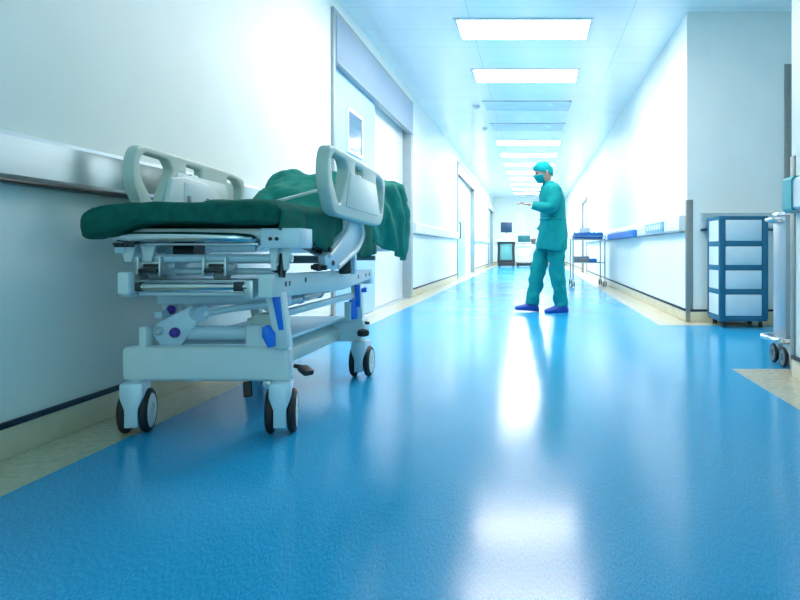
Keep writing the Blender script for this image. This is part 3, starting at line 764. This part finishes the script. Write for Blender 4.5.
def bundle(name, x0, x1, y0, y1, z0, z1, m, label, cat, group=None, seg=3):
    b = B(); bx(b, x0, x1, y0, y1, z0, z1, min(x1 - x0, y1 - y0, z1 - z0) * .3, seg)
    for ax, lo, hi in (('x', x0, x1), ('y', y0, y1), ('z', z0, z1)):
        for k in range(1, 8):
            co = V(); no = V(); setattr(co, ax, lo + (hi - lo) * k / 8); setattr(no, ax, 1)
            bmesh.ops.bisect_plane(b, geom=list(b.verts) + list(b.edges) + list(b.faces), plane_co=co, plane_no=no)
    d = min(x1 - x0, z1 - z0)
    for v in b.verts:
        if v.co.z > z0 + d * .15: v.co += V((nz(v.co, 14), nz(v.co + V((3, 0, 0)), 14), nz(v.co + V((0, 3, 0)), 12))) * d * .12
    return tag(obj(name, b, m, None, 50), label, cat, group)
bundle('wrapped_pack', ux0 + .04, ux1 - .03, uy0 + .05, uy0 + .5, .849, .96, M['cloth_blue'], 'bright blue wrapped pack lying on top shelf of the steel trolley', 'wrapped pack')
b = B(); bx(b, ux0 + .04, ux0 + .30, uy0 + .08, uy0 + .45, .438, .535, .01); bx(b, ux0 + .035, ux0 + .305, uy0 + .075, uy0 + .455, .52, .54, .006)
tag(obj('instrument_box', b, M['grey']), 'grey lidded box on lower shelf of the steel trolley', 'box')
bundle('folded_cloth', ux0 + .31, ux0 + .44, uy0 + .08, uy0 + .42, .438, .50, M['cloth_blue'], 'small blue folded cloth on lower trolley shelf beside grey box', 'cloth')
b = B(); bx(b, ux0 + .16, ux0 + .36, uy0 + .58, uy0 + .78, .848, 1.06, .012); tag(obj('glove_box', b, M['white_plastic']), 'white box standing at back of the trolley top', 'box')
b = B(); lathe(b, [(.03, 0), (.032, .05), (.03, .09), (.014, .11), (.014, .135), (.004, .14)], (ux0 + .075, uy0 + .68, .848), 'z', 16); tag(obj('bottle', b, M['green_sign']), 'small dark green bottle at left rear of trolley top', 'bottle', 'bottles on the trolley top')
b = B(); lathe(b, [(.03, 0), (.032, .05), (.03, .1), (.012, .12), (.012, .145), (.004, .15)], (ux0 + .44, uy0 + .68, .848), 'z', 16); tag(obj('bottle', b, M['grey']), 'small grey bottle right of the white box on trolley top', 'bottle', 'bottles on the trolley top')
# packs resting on the right-hand rail
bundle('blue_pad', WR - .112, WR - .0575, 9.1, 12.2, .826, .925, M['cloth_blue'], 'long bright blue padded roll along right rail, behind the trolley', 'pad')
b = B(); bx(b, WR - .075, WR - .0585, 7.24, 8.34, .85, .955, .004)
pk = obj('rail_sign', b, M['cloth_pale']); tag(pk, 'pale blue marked plate on right rail between blue roll and corner guard', 'sign')
b = B()
for k in range(6):
    y = 7.36 + k * .155; bx(b, WR - .0775, WR - .075, y, y + .075, .88, .93); 
o = obj('plate_mark', b, M['white_plastic'], pk, local=True); o.data.transform(Matrix.Translation(-pk.location))

# ------------------------------------------------------------------ machines at the corridor end
def machine_tall(x, y):
    t = thing('monitor_cart', 'dark-framed medical machine on wheels with tall screen at corridor end', 'medical machine', (x, y, 0), 'medical carts at the corridor end')
    b = B(); bx(b, x - .31, x + .31, y - .3, y + .3, .06, .19, .02); obj('base', b, M['dark'], t)
    b = B(); bx(b, x - .25, x + .25, y - .22, y + .25, .19, .9, .02); obj('body', b, M['mint'], t)
    b = B()
    for s in (-1, 1): tube(b, fillet([(x + s * .28, y - .25, .19), (x + s * .26, y - .25, .7), (x + s * .29, y - .27, .98)], .1), .045, 12)
    bx(b, x - .27, x + .27, y - .26, y - .22, .19, .28, .01); bx(b, x - .25, x + .25, y - .25, y - .22, .86, .93, .01)
    obj('side_frame', b, M['dark'], t)
    b = B(); prism(b, [(y - .38, .96), (y - .36, 1.0), (y + .2, 1.1), (y + .2, .93), (y - .36, .93)], 'x', x - .34, x + .34, .012); cs = obj('console', b, M['white_plastic'], t)
    b = B(); prism(b, [(y - .25, 1.03), (y - .05, 1.25), (y + .0, 1.25), (y + .0, 1.03)], 'x', x - .22, x + .22, .01); obj('keyboard', b, M['keys'], cs)
    b = B(); tube(b, [(x, y + .05, 1.05), (x, y + .05, 1.4)], .03, 12); obj('monitor_arm', b, M['grey'], t)
    b = B(); bx(b, x - .21, x + .21, y - .03, y + .02, 1.28, 1.65, .012); mo = obj('monitor', b, M['dark'], t)
    b = B(); bx(b, x - .19, x + .19, y - .034, y - .028, 1.30, 1.63, .002); obj('screen', b, M['screen'], mo)
    for sx in (-.25, .25):
        for sy in (-.23, .23): caster(t, (x + sx, y + sy), .05, .022, .018, .104, (.02, .012), 'caster', M['grey'], M['grey'])
def machine_low(x, y):
    t = thing('monitor_cart', 'low white medical cart with teal screen at corridor end, left of walker', 'medical machine', (x, y, 0), 'medical carts at the corridor end')
    b = B(); bx(b, x - .28, x + .28, y - .28, y + .28, .06, .17, .02); obj('base', b, M['dark'], t)
    b = B(); bx(b, x - .24, x + .24, y - .22, y + .24, .17, .72, .02); obj('body', b, M['white_plastic'], t)
    for z in (.2, .38, .55):
        b = B(); bx(b, x - .21, x + .21, y - .23, y - .215, z, z + .15, .006); dr = obj('drawer', b, M['leaf_white'], t)
        b = B(); bx(b, x - .08, x + .08, y - .245, y - .228, z + .11, z + .125, .004); obj('drawer_handle', b, M['grey'], dr)
    b = B(); bx(b, x - .26, x + .36, y - .3, y + .26, .76, .83, .02); bx(b, x - .2, x + .2, y - .2, y + .2, .71, .77, .01); obj('worktop', b, M['white_plastic'], t)
    b = B(); tube(b, [(x, y + .1, .82), (x, y + .1, 1.0)], .03, 12); obj('monitor_arm', b, M['grey'], t)
    b = B(); bx(b, x - .25, x + .25, y + .03, y + .08, .88, 1.2, .012); mo = obj('monitor', b, M['white_plastic'], t)
    b = B(); bx(b, x - .225, x + .225, y + .026, y + .032, .92, 1.18, .002); obj('screen', b, M['screen_teal'], mo)
    b = B(); tube(b, fillet([(x - .05, y + .2, .8), (x - .05, y + .2, 1.95), (x - .2, y + .2, 1.98)], .05), .012, 10); obj('drip_pole', b, M['alu'], t)
    for sx in (-.23, .23):
        for sy in (-.21, .21): caster(t, (x + sx, y + sy), .045, .02, .016, .094, (.018, .01), 'caster', M['grey'], M['grey'])
machine_tall(-.975, 25.7)
machine_low(-.33, 25.7)

# ------------------------------------------------------------------ the walking person
def person():
    t = thing('person', 'person in teal surgical gown, cap and blue shoes striding across the corridor', 'person', (.22, 7.45, 0))
    # local frame: x forward, y to the person's left, z up
    J = {}; E = []; R = {}
    def j(n, p, r, par=None):
        J[n] = V(p); R[n] = r
        if par: E.append((par, n))
    j('pelvis', (0, 0, .84), .10); j('waist', (.0, 0, 1.0), .10, 'pelvis'); j('chest', (.02, 0, 1.17), .105, 'waist'); j('upper', (.04, 0, 1.28), .075, 'chest')
    j('neck', (.06, 0, 1.355), .048, 'upper'); j('skull', (.095, 0, 1.43), .05, 'neck')
    for s, nm in ((1, 'l'), (-1, 'r')):
        j(nm + 'sh', (.035, s * .15, 1.285), .05, 'upper')
    el = {'l': (.075, .215, 1.075), 'r': (-.05, -.215, 1.06)}; wr = {'l': (.285, .15, 1.125), 'r': (.09, -.22, .86)}
    for s, nm in ((1, 'l'), (-1, 'r')):
        j(nm + 'el', el[nm], .038, nm + 'sh'); j(nm + 'wr', wr[nm], .024, nm + 'el')
        d = (V(wr[nm]) - V(el[nm])).normalized()
        side = d.cross(V((0, 0, 1))).normalized() if nm == 'l' else V((1, 0, 0)) - d * d.x
        side.normalize(); nrm = side.cross(d).normalized()
        pm = V(wr[nm]) + d * .055
        j(nm + 'pm', pm, .028, nm + 'wr')
        for q, (off, ln) in enumerate(((-.028, .062), (-.010, .074), (.010, .070), (.027, .056))):
            a = pm + d * .03 + side * off; c = a + d * ln * .55 + nrm * (-.006); e = c + d * ln * .4 + nrm * (-.022)
            j(f'{nm}f{q}a', a, .0095, nm + 'pm'); j(f'{nm}f{q}b', c, .009, f'{nm}f{q}a'); j(f'{nm}f{q}c', e, .0075, f'{nm}f{q}b')
        a = V(wr[nm]) + d * .03 + side * -.03; c = a + d * .03 + side * -.022 + nrm * -.01; e = c + d * .028 + side * -.004 + nrm * -.01
        j(nm + 't0', a, .013, nm + 'wr'); j(nm + 't1', c, .011, nm + 't0'); j(nm + 't2', e, .009, nm + 't1')
    leg = {'l': ((-.01, .085, .80), (-.005, .095, .45), (-.055, .095, .085)), 'r': ((.02, -.085, .80), (.15, -.085, .45), (.215, -.085, .09))}
    foot = {'l': ((.02, .10, .035), (.10, .105, .03)), 'r': ((.29, -.085, .05), (.36, -.085, .055))}
    for nm in 'lr':
        h, k, a = leg[nm]
        j(nm + 'hip', h, .075, 'pelvis'); j(nm + 'kn', k, .05, nm + 'hip'); j(nm + 'an', a, .034, nm + 'kn')
        j(nm + 'ft', foot[nm][0], .032, nm + 'an'); j(nm + 'to', foot[nm][1], .024, nm + 'ft')
    me = bpy.data.meshes.new('body'); idx = {n: i for i, n in enumerate(J)}
    me.from_pydata(list(J.values()), [(idx[a], idx[c]) for a, c in E], [])
    ob = bpy.data.objects.new('sk', me); COL.objects.link(ob)
    ob.modifiers.new('skin', 'SKIN')
    sv = me.skin_vertices[0].data
    for n, i in idx.items(): sv[i].radius = (R[n], R[n] * (1.0 if n not in ('lpm', 'rpm') else .6)); sv[i].use_root = (n == 'pelvis')
    sb = ob.modifiers.new('sub', 'SUBSURF'); sb.levels = 2; sb.render_levels = 2
    dg = bpy.context.evaluated_depsgraph_get(); sk = bpy.data.meshes.new_from_object(ob.evaluated_get(dg)); bpy.data.objects.remove(ob)
    # head, leaning forward a little
    HC = V((.115, 0, 1.475)); tilt = Matrix.Rotation(math.radians(14), 4, 'Y')
    bm = bmesh.new(); bm.from_mesh(sk); bpy.data.meshes.remove(sk)
    h = bmesh.new(); bmesh.ops.create_uvsphere(h, u_segments=40, v_segments=30, radius=1)
    for v in h.verts:
        x, y, z = v.co
        w = 1 - .16 * max(0, -z) ** 1.5; f = 1
        px, py, pz = x * .092 * (1 - .05 * max(0, -z)), y * .074 * w, z * .112
        if x > 0:                                        # face: eye sockets, cheeks, chin
            px -= .010 * math.exp(-((abs(y) - .4) ** 2 / .03) - ((z - .08) ** 2 / .015))
            px += .006 * math.exp(-(y ** 2 / .12) - ((z + .72) ** 2 / .03))
            px += .004 * math.exp(-((z - .25) ** 2 / .02))
            px += .005 * math.exp(-(y ** 2 / .06) - ((z + .42) ** 2 / .008))
        v.co = HC + tilt.to_3x3() @ V((px, py, pz))
    merge(bm, h)
    def hp(x, y, z): return HC + tilt.to_3x3() @ V((x, y, z))
    tube(bm, [hp(.08, 0, .018), hp(.098, 0, -.008), hp(.108, 0, -.024), hp(.09, 0, -.034)], [.008, .011, .014, .010], 12)
    for s in (-1, 1): tube(bm, [hp(-.012, s * .068, .018), hp(-.016, s * .082, .008), hp(-.010, s * .080, -.016), hp(-.002, s * .07, -.026)], [.012, .015, .013, .008], 10)
    me = bpy.data.meshes.new('body'); bm.to_mesh(me); bm.free()
    ob = bpy.data.objects.new('sk', me); COL.objects.link(ob)
    rm = ob.modifiers.new('r', 'REMESH'); rm.mode = 'VOXEL'; rm.voxel_size = .0055
    s2 = ob.modifiers.new('s', 'SMOOTH'); s2.iterations = 2; s2.factor = .4
    dg = bpy.context.evaluated_depsgraph_get(); bod = bpy.data.meshes.new_from_object(ob.evaluated_get(dg)); bpy.data.objects.remove(ob)
    bod.materials.clear()
    for k in ('skin', 'eye', 'lip'): bod.materials.append(M[k])
    inv = tilt.to_3x3().inverted()
    for p in bod.polygons:
        c = inv @ (p.center - HC); p.material_index = 0
        if c.x > .06 and abs(abs(c.y) - .03) < .013 and abs(c.z - .010) < .006: p.material_index = 1
        if c.x > .07 and abs(c.y) < .024 and abs(c.z + .052) < .006: p.material_index = 2
        p.use_smooth = True
    o = bpy.data.objects.new('body', bod); COL.objects.link(o); o.parent = t
    # hair under the cap edge, cap, mask
    def shell(zlo_front, zlo_back, off, puff=0.0):
        b = bmesh.new(); rings = []; n = 40
        for i in range(15):
            a = i / 14; ring = []
            for k in range(n):
                th = 2 * PI * k / n; cx, cy = math.cos(th), math.sin(th)
                zl = zlo_back + (zlo_front - zlo_back) * (cx * .5 + .5)
                z = zl + (.99 - zl) * a; rr = math.sqrt(max(.0, 1 - z * z)) if a < 1 else .05
                g = off + puff * math.sin(a * PI)
                ring.append(hp(cx * (.092 * rr + g), cy * (.074 * rr + g), z * (.112 + g)))
            rings.append(ring)
        loft(b, rings, True, False, True); return b
    obj('hair', shell(.52, -.45, .004), M['hair'], t, 60, local=True)
    c_ = obj('surgical_cap', shell(.40, -.42, .011, .010), M['teal_light'], t, 60, local=True)
    b = bmesh.new(); rings = []
    for i in range(9):
        z = .0 - .085 * i / 8 - .008; ring = []
        for k in range(21):
            th = math.radians(-72 + 144 * k / 20)
            e = math.exp(-(th / .45) ** 2)
            zz = z / .112; rr = math.sqrt(max(.05, 1 - zz * zz))
            ring.append(hp(math.cos(th) * (.092 * rr + .008) + e * (.020 - .010 * abs(i - 3) / 4), math.sin(th) * (.074 * rr + .008), z + e * .006 * (1 - i / 8)))
        rings.append(ring)
    loft(b, rings, closed=False); mk = obj('face_mask', b, M['teal_light'], t, 60, local=True); md = mk.modifiers.new('s', 'SOLIDIFY'); md.thickness = .003
    # gown: lofted ellipses
    b = bmesh.new(); rings = []; n = 56
    prof = [(.66, .03, .150, .195), (.72, .025, .150, .195), (.80, .015, .148, .19), (.90, .008, .138, .182), (1.0, .008, .126, .172), (1.1, .012, .124, .175), (1.2, .02, .126, .185), (1.27, .03, .112, .185), (1.315, .04, .09, .155), (1.345, .05, .072, .10), (1.37, .058, .062, .066), (1.385, .062, .060, .062)]
    def interp(z):
        for a, c in zip(prof, prof[1:]):
            if a[0] <= z <= c[0]:
                q = (z - a[0]) / (c[0] - a[0]); return [a[i] + (c[i] - a[i]) * q for i in range(1, 4)]
        return list(prof[-1][1:])
    Z = [.66 + (1.385 - .66) * i / 46 for i in range(47)]
    for z in Z:
        cx, rx, ry = interp(z); low = sm(1.0, .66, z); ring = []
        for k in range(n):
            th = 2 * PI * k / n
            f = 1 + low * .07 * math.sin(th * 7 + 1.5 * nz((z * 3, 0, th))) + .03 * nz((math.cos(th) * 3, math.sin(th) * 3, z * 9))
            ring.append((cx + math.cos(th) * rx * f, math.sin(th) * ry * f, z + low * .012 * math.sin(th * 3)))
        rings.append(ring)
    loft(b, rings, True, False, False); g = obj('gown', b, M['teal'], t, 60, local=True); md = g.modifiers.new('s', 'SOLIDIFY'); md.thickness = .004
    b = bmesh.new(); ring = []
    tube(b, [V((.012 + math.cos(a) * .130, math.sin(a) * .178, .985)) for a in [2 * PI * k / 40 for k in range(41)]], .009, 8, False); obj('waist_tie', b, M['teal'], g, 60, local=True)
    # sleeves and trousers
    def limb(name, pts, rad, m, fold, seed):
        b = bmesh.new(); P_ = fillet(pts, .12, 10); 
        dense = []
        for a, c in zip(P_, P_[1:]):
            k = max(1, int((c - a).length / .012))
            for i in range(k): dense.append(a.lerp(c, i / k))
        dense.append(P_[-1]); N = len(dense); rr = []
        for i in range(N):
            q = i / (N - 1) * (len(rad) - 1); i0 = min(int(q), len(rad) - 2); rr.append(rad[i0] + (rad[i0 + 1] - rad[i0]) * (q - i0))
        tube(b, dense, rr, 28, False)
        for v in b.verts: v.co += V((nz(v.co * 13 + V((seed, 0, 0))), nz(v.co * 13 + V((0, seed, 0))), 0)) * fold + V((0, 0, nz(v.co * 20) * fold * .3))
        o = obj(name, b, m, t, 60, local=True); md = o.modifiers.new('s', 'SOLIDIFY'); md.thickness = .003; return o
    for s, nm in ((1, 'l'), (-1, 'r')):
        w = V(wr[nm]); e = V(el[nm])
        limb('sleeve', [V((.035, s * .115, 1.305)), V((.04, s * .165, 1.27)), e, e.lerp(w, .97)], [.068, .072, .066, .060, .052, .040], M['teal'], .016, s + 2)
        h, k, a = [V(q) for q in leg[nm]]
        limb('trouser_leg', [h + V((0, -s * .01, .04)), k, a + V((0, 0, -.01))], [.105, .10, .088, .078, .074, .072], M['teal'], .02, s + 5)
    # shoe covers
    for nm in 'lr':
        a = V(leg[nm][2]); to = V(foot[nm][1]); d = to - a; d.z = 0; d.normalize(); pitch = .0 if nm == 'l' else .10
        b = bmesh.new(); rings = []; base = V((a.x, a.y, 0)) + V((0, 0, 0))
        for q, hw, hh in ((-.075, .022, .05), (-.06, .036, .085), (-.02, .042, .11), (.03, .044, .10), (.08, .048, .075), (.125, .05, .058), (.16, .044, .048), (.185, .026, .034)):
            ring = []
            for k in range(20):
                th = 2 * PI * k / 20; cs, sn = math.cos(th), math.sin(th)
                z = max(0, hh * (.5 + .5 * sn)) if sn > -.6 else 0
                pt = base + d * q + V((-d.y, d.x, 0)) * (hw * cs) + V((0, 0, z + pitch * (q + .075)))
                ring.append(pt)
            rings.append(ring)
        loft(b, rings); obj('shoe_cover', b, M['shoe'], t, 60, local=True)
    ang = math.atan2(-.28, -.96)
    t.rotation_euler = (0, 0, ang)
    return t
person()

# ------------------------------------------------------------------ ambient light
w = bpy.data.worlds.new('world'); sc.world = w; w.use_nodes = True
bg = w.node_tree.nodes['Background']; bg.inputs[0].default_value = (.48, .84, .86, 1); bg.inputs[1].default_value = .31
